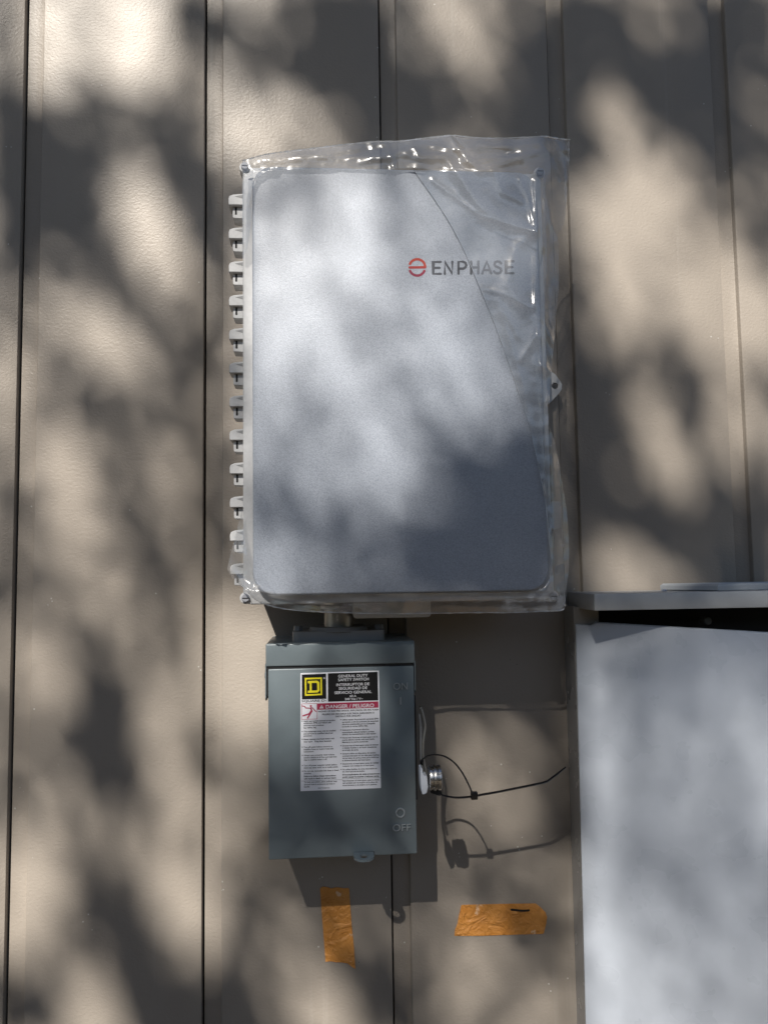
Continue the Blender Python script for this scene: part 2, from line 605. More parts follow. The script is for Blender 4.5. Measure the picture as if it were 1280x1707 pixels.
G = gauss_blur(seen - TAU, SGB)                          # where a leaf more would bring the shade closer
for it in range(7000):
    k = int((G + rng.normal(0, .006, G.shape)).argmax())
    j, i = divmod(k, nu)
    if G[j, i] < .012: break
    s = rng.uniform(.6, 1.2)
    la, lb = .030 * s, .0170 * s                         # half length and half width of a leaf
    th = rng.uniform(0, math.pi)
    jit = rng.normal(0, .008, 2)
    uc, vc = U0 + (i + .5) * CELL + jit[0], V0 + (j + .5) * CELL + jit[1]
    ci, cj = int((uc - U0) / CELL * FIN), int((vc - V0) / CELL * FIN)
    if ci < KF or cj < KF or ci >= nu * FIN - KF or cj >= nv * FIN - KF:
        G[j, i] = -1
        continue
    ca, sa = math.cos(th), math.sin(th)
    p, q = fx * ca + fy * sa, -fx * sa + fy * ca
    stamp = (np.abs(p) < la) & (np.abs(q) < lb * np.sqrt(np.clip(1 - (p / la) ** 2, 0, 1)))
    win = covered[cj - KF:cj + KF + 1, ci - KF:ci + KF + 1]
    fresh = stamp & ~win
    nf = int(fresh.sum())
    if nf < .2 * stamp.sum():
        G[j, i] -= .03
        continue
    du, dv = float(fx[fresh].mean()), float(fy[fresh].mean())
    bi, bj = int((uc + du - U0) / CELL), int((vc + dv - V0) / CELL)
    sg = math.hypot(RB * .5, math.sqrt(la * lb) * .45)
    ker = np.exp(-.5 * (xx ** 2 + yy ** 2) / sg ** 2)
    ker *= nf * (CELL / FIN) ** 2 / (ker.sum() * CELL * CELL)
    j0, j1, i0, i1 = max(0, bj - KR), min(nv, bj + KR + 1), max(0, bi - KR), min(nu, bi + KR + 1)
    kw = ker[j0 - bj + KR:j1 - bj + KR, i0 - bi + KR:i1 - bi + KR]
    r_ = (seen - TAU)[j0:j1, i0:i1]
    if (kw * (kw - 2 * r_)).sum() > 0:
        G[j, i] -= .02
        continue
    win |= stamp
    seen[j0:j1, i0:i1] -= kw
    k2 = np.exp(-.5 * (xx ** 2 + yy ** 2) / (sg ** 2 + SGB ** 2))
    k2 *= ker.sum() / k2.sum()
    G[j0:j1, i0:i1] -= k2[j0 - bj + KR:j1 - bj + KR, i0 - bi + KR:i1 - bi + KR]
    leaves.append((uc, vc, la, lb, th))
cand = np.argwhere(gauss_blur(TAU, .012) < .11)          # fill the deepest shade
for k in range(900):
    j, i = cand[rng.integers(len(cand))]
    leaves.append((U0 + (i + rng.random()) * CELL, V0 + (j + rng.random()) * CELL, .022, .013, rng.uniform(0, math.pi)))
print('fill cells', len(cand), 'leaves over the wall', len(leaves), 'mean miss', float(np.abs(TAU - seen).mean()), it)
tree = root('shade_tree', (-3.9, -5.9, -1.5), 'leafy broad tree in the yard that casts dappled shade on the wall', 'tree')
ex = Vector((1, 0, 0))
ez = Vector((0, 0, 1))
sdn = SUN.normalized()


def leaf_geo(V, Fc, c, la, lb, axis, nrm):
    b_ = nrm.cross(axis).normalized()
    o = len(V)
    for s, w in ((-1, 0), (-.45, 1), (.25, .85), (1, 0), (.25, -.85), (-.45, -1)):
        V.append(c + axis * (la * s) + b_ * (lb * w) + nrm * (abs(w) * lb * .25 - la * .12 * s * s))
    Fc.append((o, o + 1, o + 2, o + 3))
    Fc.append((o, o + 3, o + 4, o + 5))


V, Fc = [], []
for (u, v, la, lb, th) in leaves:
    T = (TM if not (u > .36 and v < -.10) else TM * 1.8) + rng.normal(0, .22) + .35 * noise.noise(Vector((u * 3, v * 3, 9)))  # farther leaves hang free of any branch, added for softer door shade
    c = Vector((u - kx * T, -T, v - kz * T))
    axw = (ex * math.cos(th) + ez * math.sin(th))
    nrm = (-sdn + Vector(rng.normal(0, .22, 3))).normalized()
    axis = (axw - nrm * axw.dot(nrm)).normalized()
    leaf_geo(V, Fc, c, la * 1.04, lb * 1.08, axis, nrm)
def clump(c, n, rad):
    """a bough's worth of leaves, kept clear of the part of the crown placed above"""
    for _ in range(n):
        q = c + Vector(rng.normal(0, rad, 3))
        T = -q.y
        if T < 2.2: continue
        u, v = q.x + kx * T, q.z + kz * T
        if U0 - .03 < u < U1 + .03 and V0 - .03 < v < V1 + .03: continue
        nrm = (Vector(rng.normal(0, .6, 3)) + Vector((0, -.2, 1))).normalized()
        leaf_geo(V, Fc, q, .05, .03, nrm.orthogonal().normalized(), nrm)


for k in range(1000):                                     # rest of the crown, thickened out of view to cut sky light
    a = rng.normal(0, 1, 3)
    a /= np.linalg.norm(a)
    a[2] = abs(a[2]) - .15
    rr = rng.uniform(.5, 1)
    clump(Vector((-2.0, -5.9, 4.6)) + Vector((a[0] * 4.6 * rr, a[1] * 3.0 * rr, a[2] * 3.0 * rr)), 40, .22)
me = bpy.data.meshes.new('crown')
o_ = ORG[tree.name]
me.from_pydata([v - o_ for v in V], [], Fc)
me.materials.append(MT['leaf'])
crown = bpy.data.objects.new('crown', me)
C.objects.link(crown)
crown.parent = tree
bm = new()
tube(bm, [(-3.9, -5.9, -1.55), (-3.87, -5.9, -.6), (-3.9, -5.95, .6), (-3.75, -5.9, 1.9), (-3.65, -5.9, 3.0)], [.19, .15, .13, .115, .10], 12)
trunk = mk('trunk', bm, 'bark', tree, True)
for pts, rr in (([(-3.65, -5.9, 3.0), (-3.4, -6.0, 4.0), (-3.1, -6.1, 5.2), (-2.9, -6.2, 6.4), (-2.4, -6.2, 7.4)], [.085, .065, .045, .025, .010]),
                ([(-3.67, -5.9, 2.9), (-4.3, -6.1, 3.9), (-4.9, -6.4, 5.0)], [.06, .04, .012]),
                ([(-3.4, -6.0, 4.0), (-2.95, -5.8, 4.6), (-2.75, -5.7, 5.2), (-2.62, -5.6, 5.8)], [.035, .02, .010, .004]),
                ([(-3.1, -6.1, 5.2), (-3.5, -6.6, 5.9), (-3.7, -7.0, 6.6)], [.03, .016, .006])):
    bm = new()
    tube(bm, smooth_path(pts, 4), [np.interp(k / (4 * (len(pts) - 1)), np.linspace(0, 1, len(pts)), rr).item() for k in range(4 * (len(pts) - 1) + 1)], 8)
    mk('limb', bm, 'bark', tree, True)

# leafy screen out of view, added across the yard to cut sky light
added_hedge = root('added_hedge', (0, -9.2, -1.5), 'dense green leaf screen added unseen across the yard to cut sky light', 'added_hedge')
bm = new()
nh, mh = 60, 12
hv = [[bm.verts.new((-14 + 28 * i / nh, -9.2 + (.25 if j == mh else 0) + .5 * noise.noise(Vector((i * .4, j * .5, 2))), -1.5 + 3.3 * j / mh + (.5 * noise.noise(Vector((i * .5, 0, 7))) if j == mh else 0)))
       for j in range(mh + 1)] for i in range(nh + 1)]
for i in range(nh):
    for j in range(mh):
        bm.faces.new((hv[i][j], hv[i + 1][j], hv[i + 1][j + 1], hv[i][j + 1]))
mk('branch_mass', bm, 'leaf', added_hedge)
HV, HF = [], []
for k in range(9000):
    q = Vector((rng.uniform(-14, 14), -9.0 + rng.normal(0, .3), rng.uniform(-1.5, 2.0)))
    nrm = (Vector(rng.normal(0, .6, 3)) + Vector((0, .8, .4))).normalized()
    leaf_geo(HV, HF, q - ORG[added_hedge.name], .11, .06, nrm.orthogonal().normalized(), nrm)
me = bpy.data.meshes.new('foliage')
me.from_pydata(HV, [], HF)
me.materials.append(MT['leaf'])
fo = bpy.data.objects.new('foliage', me)
C.objects.link(fo)
fo.parent = added_hedge

# ------------------------------------------------------------------ combiner enclosure
DF, DC = .172, .188                                       # rim and cover face distances from the wall
eL, eR = X(405, 640, DF), (X(899, 285, DF) + X(925, 995, DF)) / 2
eT, eB = Z(640, 284, DF), Z(640, 1004, DF)
enc = root('electrical_enclosure', (eL * .5 + eR * .5, 0, eB), 'large pale grey speckled electrical enclosure with red and grey logo', 'enclosure')
bm = new()
box(bm, eL + .004, eR - .004, .012, .150, eB + .005, eT - .005, .004)
body = mk('body', bm, 'lug', enc, 40)
bm = new()
rrect(bm, eL, eR, eB, eT, .010, .150, DF, .002, 6)
rim = mk('cover_rim', bm, 'lug', enc, 40)
cL, cR, cT, cB = X(421, 640, DC), X(905, 640, DC), Z(640, 281, DC), Z(640, 989, DC)
bm = new()
rrect(bm, cL, cR, cB, cT, .026, DF - .004, DC, .0028, 10, .0015)
cover = mk('cover', bm, 'enclosure', enc, 40)
for k, (px, py) in enumerate(((409, 279), (899, 288), (410, 997), (921, 994))):
    bm = new()
    p = at(px, py, DF)
    cyl(bm, (p.x, -.152, p.z), (0, -1, 0), .0075, .0072, DF - .152 + .0004, 20, .0008)
    mk('corner_boss', bm, 'lug', enc, 40)
    bm = new()
    cyl(bm, (p.x, -DF + .004, p.z), (0, -1, 0), .0052, .0048, .0085, 18, .0008)
    s_ = mk('corner_screw', bm, 'darkscrew', enc, 40)
    bm = new()
    box(bm, p.x - .0036, p.x + .0036, DF + .0042, DF + .0049, p.z - .0006, p.z + .0006)
    mk('slot', bm, 'black_gap', s_)
# hinge lugs down the left side
DL = .158
for k in range(12):
    y0 = 322 + 56.0 * k
    xl, xr = X(381 + k * .25, y0, DL), eL + .003
    za, zb, zc = Z(400, y0, DL), Z(400, y0 + 19.5, DL), Z(400, y0 + 38, DL)
    bm = new()
    P = [(xr, za), (xl + .006, za - .0015), (xl + .0012, za - .0035), (xl, za - .007), (xl, zb), (xr, zb)]
    rings(bm, [[(x, -.132, z) for x, z in P], [(x, -DL, z) for x, z in P]])
    bmesh.ops.bevel(bm, geom=bm.edges[:], offset=.0007, segments=1, affect='EDGES')
    # darker wedge on the clip's face paints in the shaded recess
    lug = mk('hinge_clip', bm, 'lug', enc, 40)
    bm = new()
    rings(bm, [[(x, -d, z) for x, z in ((xl + .008, za - .0042), (xr - .0012, za - .0018), (xr - .0012, za - .0080))] for d in (DL - .002, DL + .0003)])
    mk('recess_shade', bm, 'hub', lug)
    xl2 = X(388 + k * .25, y0, DL - .006)
    bm = new()
    P = [(xr, zb), (xl2, zb), (xl2, zc + .001), (xl2 + .0015, zc), (xr, zc - .0005)]
    rings(bm, [[(x, -.130, z) for x, z in P], [(x, -DL + .006, z) for x, z in P]])
    bmesh.ops.bevel(bm, geom=bm.edges[:], offset=.0005, segments=1, affect='EDGES')
    pin = mk('hinge_knuckle', bm, 'lug', enc, 40)
    bm = new()
    xm = xl2 + .0042
    box(bm, xm - .0014, xm + .0014, DL - .008, DL - .0057, zb - .0102, zb - .0002, .0004, 1)
    mk('slot', bm, 'black_gap', pin)
# wall ear on the right side with its screw hole
dE = .016
ear_px = [(900, 612), (917, 618), (925, 624), (934, 636), (936.5, 642), (936, 649), (931, 656), (917, 671), (900, 684)]
bm = new()
outer = [at(x, y, dE) for x, y in ear_px]
hc = at(924.5, 643, dE)
hole = [Vector((hc.x + .0048 * math.cos(a), 0, hc.z + .0048 * math.sin(a))) for a in [2 * math.pi * k / 16 for k in range(16)]]


def holed_plate(bm, outer, hole, d0, d1):
    """outline with a round hole, both given as world points, between two distances"""
    def fan(d):
        vo = [bm.verts.new((p.x, -d, p.z)) for p in outer]
        vh = [bm.verts.new((p.x, -d, p.z)) for p in hole]
        es = [bm.edges.new((a[i], a[(i + 1) % len(a)])) for a in (vo, vh) for i in range(len(a))]
        bmesh.ops.triangle_fill(bm, use_beauty=True, use_dissolve=False, edges=es)
        return vo, vh
    a, b = fan(d0), fan(d1)
    for s, t_ in zip(a, b):
        n = len(s)
        for i in range(n):
            bm.faces.new((s[i], s[(i + 1) % n], t_[(i + 1) % n], t_[i]))


holed_plate(bm, outer, hole, .010, dE)
mk('mounting_ear', bm, 'lug', enc)
# side latch low on the right
bm = new()
box(bm, eR - .002, X(933, 858, .16), .140, .165, Z(925, 881, .165), Z(925, 836, .165), .001)
mk('latch', bm, 'lug', enc, 40)
# bottom mounting lip
bm = new()
rrect(bm, X(589, 1025, .13), X(718, 1025, .13), Z(650, 1030, .13), eB + .004, .004, .05, .13, .001, 4)
mk('bottom_lip', bm, 'lug', enc, 40)


# logo, printed on the cover: emblem and lettering as flat strokes
def strokes(bm, lines, w, d, closed=False, order=0):
    """round-ended flat strokes; lines in photo px at distance d, w stroke width in px"""
    for li, ln in enumerate(lines):
        dd = d + .000015 * (li + order)
        n = len(ln)
        Lp, Rp = [], []
        for i in range(n):
            a, b = ln[max(0, i - 1)], ln[min(n - 1, i + 1)]
            tx, ty = b[0] - a[0], b[1] - a[1]
            l = math.hypot(tx, ty) or 1
            k = 1.0
            if 0 < i < n - 1:
                t1 = (ln[i][0] - a[0], ln[i][1] - a[1]); l1 = math.hypot(*t1) or 1
                k = min(1.6, 1 / max(.5, (t1[0] * tx + t1[1] * ty) / (l1 * l)))
            nx, ny = -ty / l * w / 2 * k, tx / l * w / 2 * k
            Lp.append((ln[i][0] + nx, ln[i][1] + ny))
            Rp.append((ln[i][0] - nx, ln[i][1] - ny))
        vl = [bm.verts.new(at(x, y, dd)) for x, y in Lp]
        vr = [bm.verts.new(at(x, y, dd)) for x, y in Rp]
        for i in range(n - 1):
            bm.faces.new((vl[i], vl[i + 1], vr[i + 1], vr[i]))
        for (p, q, e) in ((ln[0], ln[1], (vl[0], vr[0])), (ln[-1], ln[-2], (vl[-1], vr[-1]))):
            a0 = math.atan2(p[1] - q[1], p[0] - q[0])
            side = math.atan2(0, 0)
            arc = [bm.verts.new(at(p[0] + w / 2 * math.cos(a0 + t_), p[1] + w / 2 * math.sin(a0 + t_), dd)) for t_ in (-1.0, -.5, 0, .5, 1.0)]
            first, last = (e[1], e[0]) if e[0] is vl[0] and p is ln[0] else (e[0], e[1])
            # order the arc from the side nearest its first vertex
            if (first.co - arc[0].co).length > (last.co - arc[0].co).length:
                first, last = last, first
            bm.faces.new([first] + arc + [last])


def arc(cx, cy, r, a0, a1, n=18):
    return [(cx + r * math.cos(math.radians(a0 + (a1 - a0) * k / n)), cy + r * math.sin(math.radians(a0 + (a1 - a0) * k / n))) for k in range(n + 1)]


DLG = DC + .00012
bm = new()
ex0, ey0 = 695.3, 445.3
strokes(bm, [arc(ex0, ey0, 13.2, -156, -4) + [(ex0 + 13.3, ey0 + .2)], [(ex0 - 12.6, ey0 + .6), (ex0 + 12.4, ey0 + .2)], arc(ex0, ey0 + 1, 13.0, 156, 24)], 4.2, DLG)
mk('logo_emblem', bm, 'logo_red', cover)
bm = new()
yt, yb, ym = 436.8, 456.6, 446.6


def lsl(lines, x):   # letters climb slightly, as the cover does in the photo
    return [[(x + a, b - .010 * (x + a - 720)) for a, b in l] for l in lines]


let = []
E_ = [[(13.2, yt), (1, yt), (1, yb), (13.2, yb)], [(1, ym), (11.5, ym)]]
let += lsl(E_, 721)
let += lsl([[(1, yb), (1, yt), (13.4, yb), (13.4, yt)]], 740.3)
let += lsl([[(1, yb), (1, yt), (9, yt), (12.5, yt + 2), (14, yt + 5.8), (12.5, yt + 9.4), (9, yt + 11.5), (1, yt + 11.5)]], 763)
let += lsl([[(1, yt), (1, yb)], [(13, yt), (13, yb)], [(1, ym), (13, ym)]], 784)
let += lsl([[(0, yb), (7.5, yt), (15, yb)], [(3, ym + 4.5), (12, ym + 4.5)]], 803.5)
let += lsl([[(12.5, yt + 3.2), (10, yt + .6), (6, yt), (2.6, yt + 1.6), (1.4, yt + 5), (3.4, yt + 8.2), (8, yt + 10), (11.6, yt + 12), (12.8, yt + 15.4), (11, yt + 18.8), (7, yt + 20), (3, yt + 19.2), (.6, yt + 16.6)]], 822.5)
let += lsl(E_, 842)
strokes(bm, let, 4.1, DLG)
mk('lettering', bm, 'logo_grey', cover)

# ------------------------------------------------------------------ conduit nipple between the two boxes
p = at(565, 1030, .075)
nip = root('conduit_nipple', (p.x, p.y, Z(565, 1056, .09)), 'short grey conduit pipe joining the speckled enclosure to the safety switch', 'conduit')
bm = new()
rN = (X(590, 1035, .09) - X(540, 1035, .09)) / 2
xN = (X(590, 1035, .09) + X(540, 1035, .09)) / 2
cyl(bm, (xN, -.075, Z(565, 1058, .09)), (0, 0, 1), rN, rN, .05, 32)
mk('pipe', bm, 'galv', nip, 40)
bm = new()
cyl(bm, (xN, -.075, Z(565, 1016, .09)), (0, 0, 1), rN * 1.25, rN * 1.25, .006, 8, .001)
mk('locknut', bm, 'galv', nip, 40)

# ------------------------------------------------------------------ safety switch
DS = .124
sL, sR, sT, sB = -.0788, .1062, -.0884, -.3493
sw = root('safety_switch', (.0137, 0, sB), 'dark grey metal safety switch box with printed danger label', 'safety switch')
bm = new()
box(bm, sL + .0022, sR - .0022, 0.001, .112, sB + .0025, sT - .004, .001)
mk('body', bm, 'switch', sw, 40)
zs = -.1163                                               # seam between cap and door
bm = new()
box(bm, sL - .0002, sR + .0012, .002, DS, zs, sT, .0016, 3)
cap = mk('cap', bm, 'switch', sw, 40)
for xa, xb, zl in ((sL - .0010, sL + .0004, -.155), (sR + .0006, sR + .0020, -.150)):
    bm = new()
    P = [(.004, zs + .003), (DS - .0015, zs + .003), (DS - .0015, zl), (DS - .008, zl - .004), (.004, zl - .004)]
    rings(bm, [[(x, -d, z) for d, z in P] for x in (xa, xb)])
    mk('cap_side', bm, 'switch', cap)
bm = new()
box(bm, sL + .0010, sR - .0010, .108, DS - .0024, zs - .0055, zs + .002)
box(bm, sL + .0006, sL + .0030, .108, DS - .0030, -.152, zs)
mk('seam_gap_shade', bm, 'black_gap', sw)  # black strips set in the open seam paint in its shade
bm = new()
box(bm, sL + .0028, sR - .0004, .1115, DS, sB, zs - .0032, .0012, 3)
door = mk('door', bm, 'switch', sw, 40)
for xa, px, py, dirn in ((sL - .001, 437, 1126, -1), (sR + .002, 697, 1120, 1)):
    bm = new()
    cyl(bm, (xa, -.075, Z(px, py, .075)), (dirn, 0, 0), .0055, .0048, .0042, 16, .0006)
    sc = mk('side_screw', bm, 'screw', sw, 40)
# hub on the roof of the box
dh = .108
xa, xb = X(487, 1060, dh), X(642, 1060, dh)
zh0, zh1 = sT + .0002, Z(565, 1052, dh)
bm = new()
P = rrect_pts(xa, xb, .036, dh, .012, 6)
rings(bm, [[(x, -d, z) for x, d in P] for z in (zh0, zh0 + .001, zh1)])
xc, dc_ = (xa + xb) / 2, .072
for zz, rr in ((zh1 - .002, .040),):
    cyl(bm, (xc, -dc_, zz), (0, 0, 1), rr, rr * .93, .0062, 40, .001)
hub = mk('conduit_hub', bm, 'hub', sw, 35)
for px in (497, 632):
    bm = new()
    x_ = X(px, 1050, .085)
    cyl(bm, (x_, -.082, zh1 - .0005), (0, 0, 1), .0062, .0058, .0065, 6, .0006)
    mk('bolt', bm, 'hub', hub, 40)
# hasp at the bottom edge of the door
hx, hz = at(606.5, 1427, .135).x, at(606.5, 1427, .135).z
bm = new()
# level tab with a padlock hole, its rounded end towards the viewer
oo = [(hx - .0125, .118), (hx + .0125, .118), (hx + .0125, .130)] + [(hx + .0125 * math.cos(a), .138 + .014 * math.sin(a)) for a in [math.pi * k / 12 for k in range(1, 12)]] + [(hx - .0125, .130)]
ih = [(hx + .0052 * math.cos(a), .1385 + .0062 * math.sin(a)) for a in [2 * math.pi * k / 16 for k in range(16)]]
lay = []
for zz in (hz - .0012, hz + .0012):
    vo = [bm.verts.new((x, -d, zz)) for x, d in oo]
    vh = [bm.verts.new((x, -d, zz)) for x, d in ih]
    es = [bm.edges.new((q[i], q[(i + 1) % len(q)])) for q in (vo, vh) for i in range(len(q))]
    bmesh.ops.triangle_fill(bm, use_beauty=True, use_dissolve=False, edges=es)
    lay.append((vo, vh))
for s_, t_ in zip(*lay):
    for i in range(len(s_)):
        bm.faces.new((s_[i], s_[(i + 1) % len(s_)], t_[(i + 1) % len(s_)], t_[i]))
hasp = mk('hasp', bm, 'switch', door)
bm = new()
plate(bm, [(589.5, 1420.5), (623.5, 1419), (623.5, 1425.5), (589.5, 1426.5)], DS - .001, DS + .0004)
mk('hasp_slot', bm, 'black_gap', door)
# operating mechanism on the right flank
bm = new()
xq = sR + .0002
P = [(.03, -.158), (.118, -.158), (.121, -.17), (.121, -.285), (.03, -.285)]
rings(bm, [[(x, -d, z) for d, z in P] for x in (xq - .004, xq + .0016)])
mk('flank_plate', bm, 'black_gap', sw)
hd = None
bm = new()
tube(bm, smooth_path([at(x, y, .131) for x, y in ((700.5, 1178), (703.5, 1186), (707, 1200), (708.3, 1212), (706.5, 1226), (704.8, 1240), (705, 1262), (707.5, 1276), (710, 1290))], 6), .0017, 8, True, 2.2)
arm = mk('lever_arm', bm, 'galv', sw, True)
bm = new()
tube(bm, smooth_path([at(x, y, .128) for x, y in ((699.5, 1190), (702, 1215), (702, 1245), (703, 1275), (706, 1296))], 6), .0017, 8)
mk('lever_rod', bm, 'hub', sw, True)
bm = new()
kx0, kx1 = X(712.5, 1298, .155), X(732.5, 1298, .155)
kz0 = Z(722, 1298.5, .172)
loops = []
nseg = 30
for f_, rr in ((0, .0128), (.03, .0145), (.16, .0147), (.20, .0134), (.30, .0134), (.36, .0150), (.52, .0152), (.58, .0136), (.66, .0136), (.72, .0148), (.94, .0148), (1, .0135)):
    xk = kx0 + (kx1 - kx0) * f_
    loops.append([(xk, -.1665 + rr * 1.0 * math.cos(2 * math.pi * k / nseg), kz0 + rr * math.sin(2 * math.pi * k / nseg)) for k in range(nseg)])
rings(bm, loops)
knob = mk('knob', bm, 'steel', sw, 30)
bm = new()
plate(bm, [(700.8, 1292), (701.0, 1281), (703.4, 1281), (705.3, 1293.5), (711.6, 1293.5), (713.6, 1313), (711.2, 1322.5), (704.6, 1325.4), (702.2, 1316)], .150, .170)
bmesh.ops.bevel(bm, geom=bm.edges[:], offset=.0007, segments=2, affect='EDGES')
mk('grip', bm, 'white_plastic', sw, 40)
bm = new()
plate(bm, [(716, 1316), (733, 1314), (737, 1324), (733, 1327), (718, 1322)], .150, .166)
mk('grip_stop', bm, 'black_gap', sw)

# raised ON / OFF marks on the door
FONTC = {}


def glyphs(s, bold=0.0):
    """outline mesh of a line of text: verts (x, y) with cap height 1 and faces"""
    key = (s, bold)
    if key in FONTC: return FONTC[key]
    cu = bpy.data.curves.new('t', 'FONT')
    cu.body = s
    cu.size = 1.0
    cu.offset = bold
    cu.resolution_u = 3
    o = bpy.data.objects.new('t', cu)
    C.objects.link(o)
    bpy.context.view_layer.update()
    me = o.evaluated_get(bpy.context.evaluated_depsgraph_get()).to_mesh()
    vs_ = [(v.co.x, v.co.y) for v in me.vertices]
    fs = [tuple(p.vertices) for p in me.polygons]
    o.to_mesh_clear()
    bpy.data.objects.remove(o)
    bpy.data.curves.remove(cu)
    x0 = min(v[0] for v in vs_)
    x1 = max(v[0] for v in vs_)
    FONTC[key] = ([((a - x0) / (x1 - x0), b / .729) for a, b in vs_], fs)
    return FONTC[key]


def text(bm, s, to3, x0, yb, w, h, bold=0.0, slope=0.0, extr=None):
    vs_, fs = glyphs(s, bold)
    def pt(a, b): return x0 + a * w, yb - b * h + slope * a * w
    if extr is None:
        bv = [bm.verts.new(to3(*pt(a, b), 0)) for a, b in vs_]
        for f in fs: bm.faces.new([bv[i] for i in f])
    else:
        bv = [bm.verts.new(to3(*pt(a, b), extr)) for a, b in vs_]
        b0 = [bm.verts.new(to3(*pt(a, b), 0)) for a, b in vs_]
        cnt = {}
        for f in fs:
            bm.faces.new([bv[i] for i in f])
            for i in range(len(f)):
                e = (f[i], f[(i + 1) % len(f)])
                cnt[e] = 1
        for (a, b) in cnt:
            if (b, a) not in cnt:
                bm.faces.new((bv[a], b0[a], b0[b], bv[b]))


def door3(x, y, e): return at(x, y, DS - .0002 + e)


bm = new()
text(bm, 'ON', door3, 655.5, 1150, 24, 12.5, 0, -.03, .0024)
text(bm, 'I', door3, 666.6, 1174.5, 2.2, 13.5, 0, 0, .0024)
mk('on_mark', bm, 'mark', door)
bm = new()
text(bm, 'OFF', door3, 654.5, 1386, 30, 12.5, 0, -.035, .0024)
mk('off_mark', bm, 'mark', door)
bm = new()
c_ = at(667, 1354.5, DS)
N_ = 28
for k in range(N_):
    pass
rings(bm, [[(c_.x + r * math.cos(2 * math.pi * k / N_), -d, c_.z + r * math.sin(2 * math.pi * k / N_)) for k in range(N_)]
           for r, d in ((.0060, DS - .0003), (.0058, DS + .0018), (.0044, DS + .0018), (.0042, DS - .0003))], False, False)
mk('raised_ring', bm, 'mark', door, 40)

# ------------------------------------------------------------------ danger label on the switch door
DLB = DS + .0004


def L3(x, y, e=0):   # label drawing coordinates (1280 x 1707 over an 180 x 240 px patch of the photo)
    return at(480 + x * 180 / 1280, 1100 + y * 240 / 1707, DLB + e)


def lpoly(bm, pts, e):
    bm.faces.new([bm.verts.new(L3(x, y, e)) for x, y in pts])


def lstroke(bm, lines, w, e):
    for li, ln in enumerate(lines):
        for i in range(len(ln) - 1):
            (ax_, ay_), (bx_, by_) = ln[i], ln[i + 1]
            l = math.hypot(bx_ - ax_, by_ - ay_)
            tx, ty = (bx_ - ax_) / l, (by_ - ay_) / l
            nx, ny = -ty * w / 2, tx * w / 2
            ax2, ay2, bx2, by2 = ax_ - tx * w * .3, ay_ - ty * w * .3, bx_ + tx * w * .3, by_ + ty * w * .3
            lpoly(bm, [(ax2 + nx, ay2 + ny), (bx2 + nx, by2 + ny), (bx2 - nx, by2 - ny), (ax2 - nx, ay2 - ny)], e + .000006 * (li * 4 + i))


bm = new()
P = [(150, 157), (1078, 126), (1102, 1520), (150, 1557)]
rings(bm, [[L3(x, y, -.0003) for x, y in P], [L3(x, y, 0) for x, y in P]])
lab = mk('danger_label', bm, 'label_white', sw)
lab['label'] = 'white printed danger label with black, yellow and red header'
e1, e2, e3 = .00010, .00020, .00030
bm = new()
lpoly(bm, [(165, 174), (452, 164), (456, 462), (165, 470)], e1)
mk('logo_panel', bm, 'label_black', lab)
bm = new()
lpoly(bm, [(474, 160), (1062, 141), (1070, 480), (476, 497)], e1)
mk('title_panel', bm, 'label_black', lab)
bm = new()


def frame_poly(bm, o, i, e):
    n = len(o)
    vo = [bm.verts.new(L3(x, y, e)) for x, y in o]
    vi = [bm.verts.new(L3(x, y, e)) for x, y in i]
    for k in range(n):
        bm.faces.new((vo[k], vo[(k + 1) % n], vi[(k + 1) % n], vi[k]))


frame_poly(bm, [(200, 214), (403, 207), (406, 418), (202, 427)], [(219, 233), (385, 227), (388, 400), (220, 408)], e2)
# the letter inside the square: stem with serifs and a chamfered bowl
frame_poly(bm, [(237, 250), (352, 245), (374, 268), (376, 364), (354, 387), (237, 391), (237, 366), (258, 364), (258, 276), (237, 276)],
           [(282, 274), (336, 272), (346, 282), (348, 354), (340, 362), (283, 364), (282, 358), (282, 350), (282, 290), (282, 280)], e2)
mk('square_logo', bm, 'label_yellow', lab)
bm = new()
text(bm, 'SQUARE D', L3 if False else (lambda x, y, e: L3(x, y, e2)), 163, 502, 275, 26, .02, -.03)
lstroke(bm, [[(446, 480), (454, 479), (456, 488), (447, 489)]], 3, e2)
mk('maker_name', bm, 'label_text', lab)
SL = -.033


def T(bm, s, x0, yb, w, h, b=0.0, e=e2):
    text(bm, s, lambda x, y, q: L3(x, y, e), x0, yb, w, h, b, SL)


bm = new()
T(bm, 'GENERAL DUTY', 595, 210, 350, 33, .013)
T(bm, 'SAFETY SWITCH', 595, 253, 362, 33, .013)
T(bm, 'INTERRUPTOR DE', 574, 312, 392, 33, .013)
T(bm, 'SEGURIDAD DE', 602, 356, 338, 33, .013)
T(bm, 'SERVICIO GENERAL', 552, 406, 440, 33, .013)
T(bm, '60 A', 733, 440, 77, 25, .02)
T(bm, '240 Vac / V~', 675, 477, 212, 26, .02)
lstroke(bm, [[(421, 216), (430, 207), (439, 216), (430, 226), (421, 216)]], 4, e2)
mk('title_text', bm, 'letter_white', lab)
bm = new()
lpoly(bm, [(347, 517), (1070, 492), (1072, 566), (348, 592)], e1)
mk('danger_bar', bm, 'label_red', lab)
bm = new()
T(bm, 'DANGER / PELIGRO', 448, 577, 572, 43, .02)
lpoly(bm, [(373, 577), (400, 533), (426, 575)], e2)
mk('danger_text', bm, 'letter_white', lab)
bm = new()
lpoly(bm, [(396, 548), (404, 548), (402, 563), (398, 563)], e3)
lpoly(bm, [(397, 566), (403, 566), (403, 571), (397, 571)], e3)
frame_poly(bm, [(160, 520), (348, 514), (349, 703), (161, 709)], [(165, 525), (343, 519), (344, 698), (166, 704)], e1)
lpoly(bm, [(272 + 13 * math.cos(k * .5236), 547 + 13 * math.sin(k * .5236)) for k in range(12)], e2)
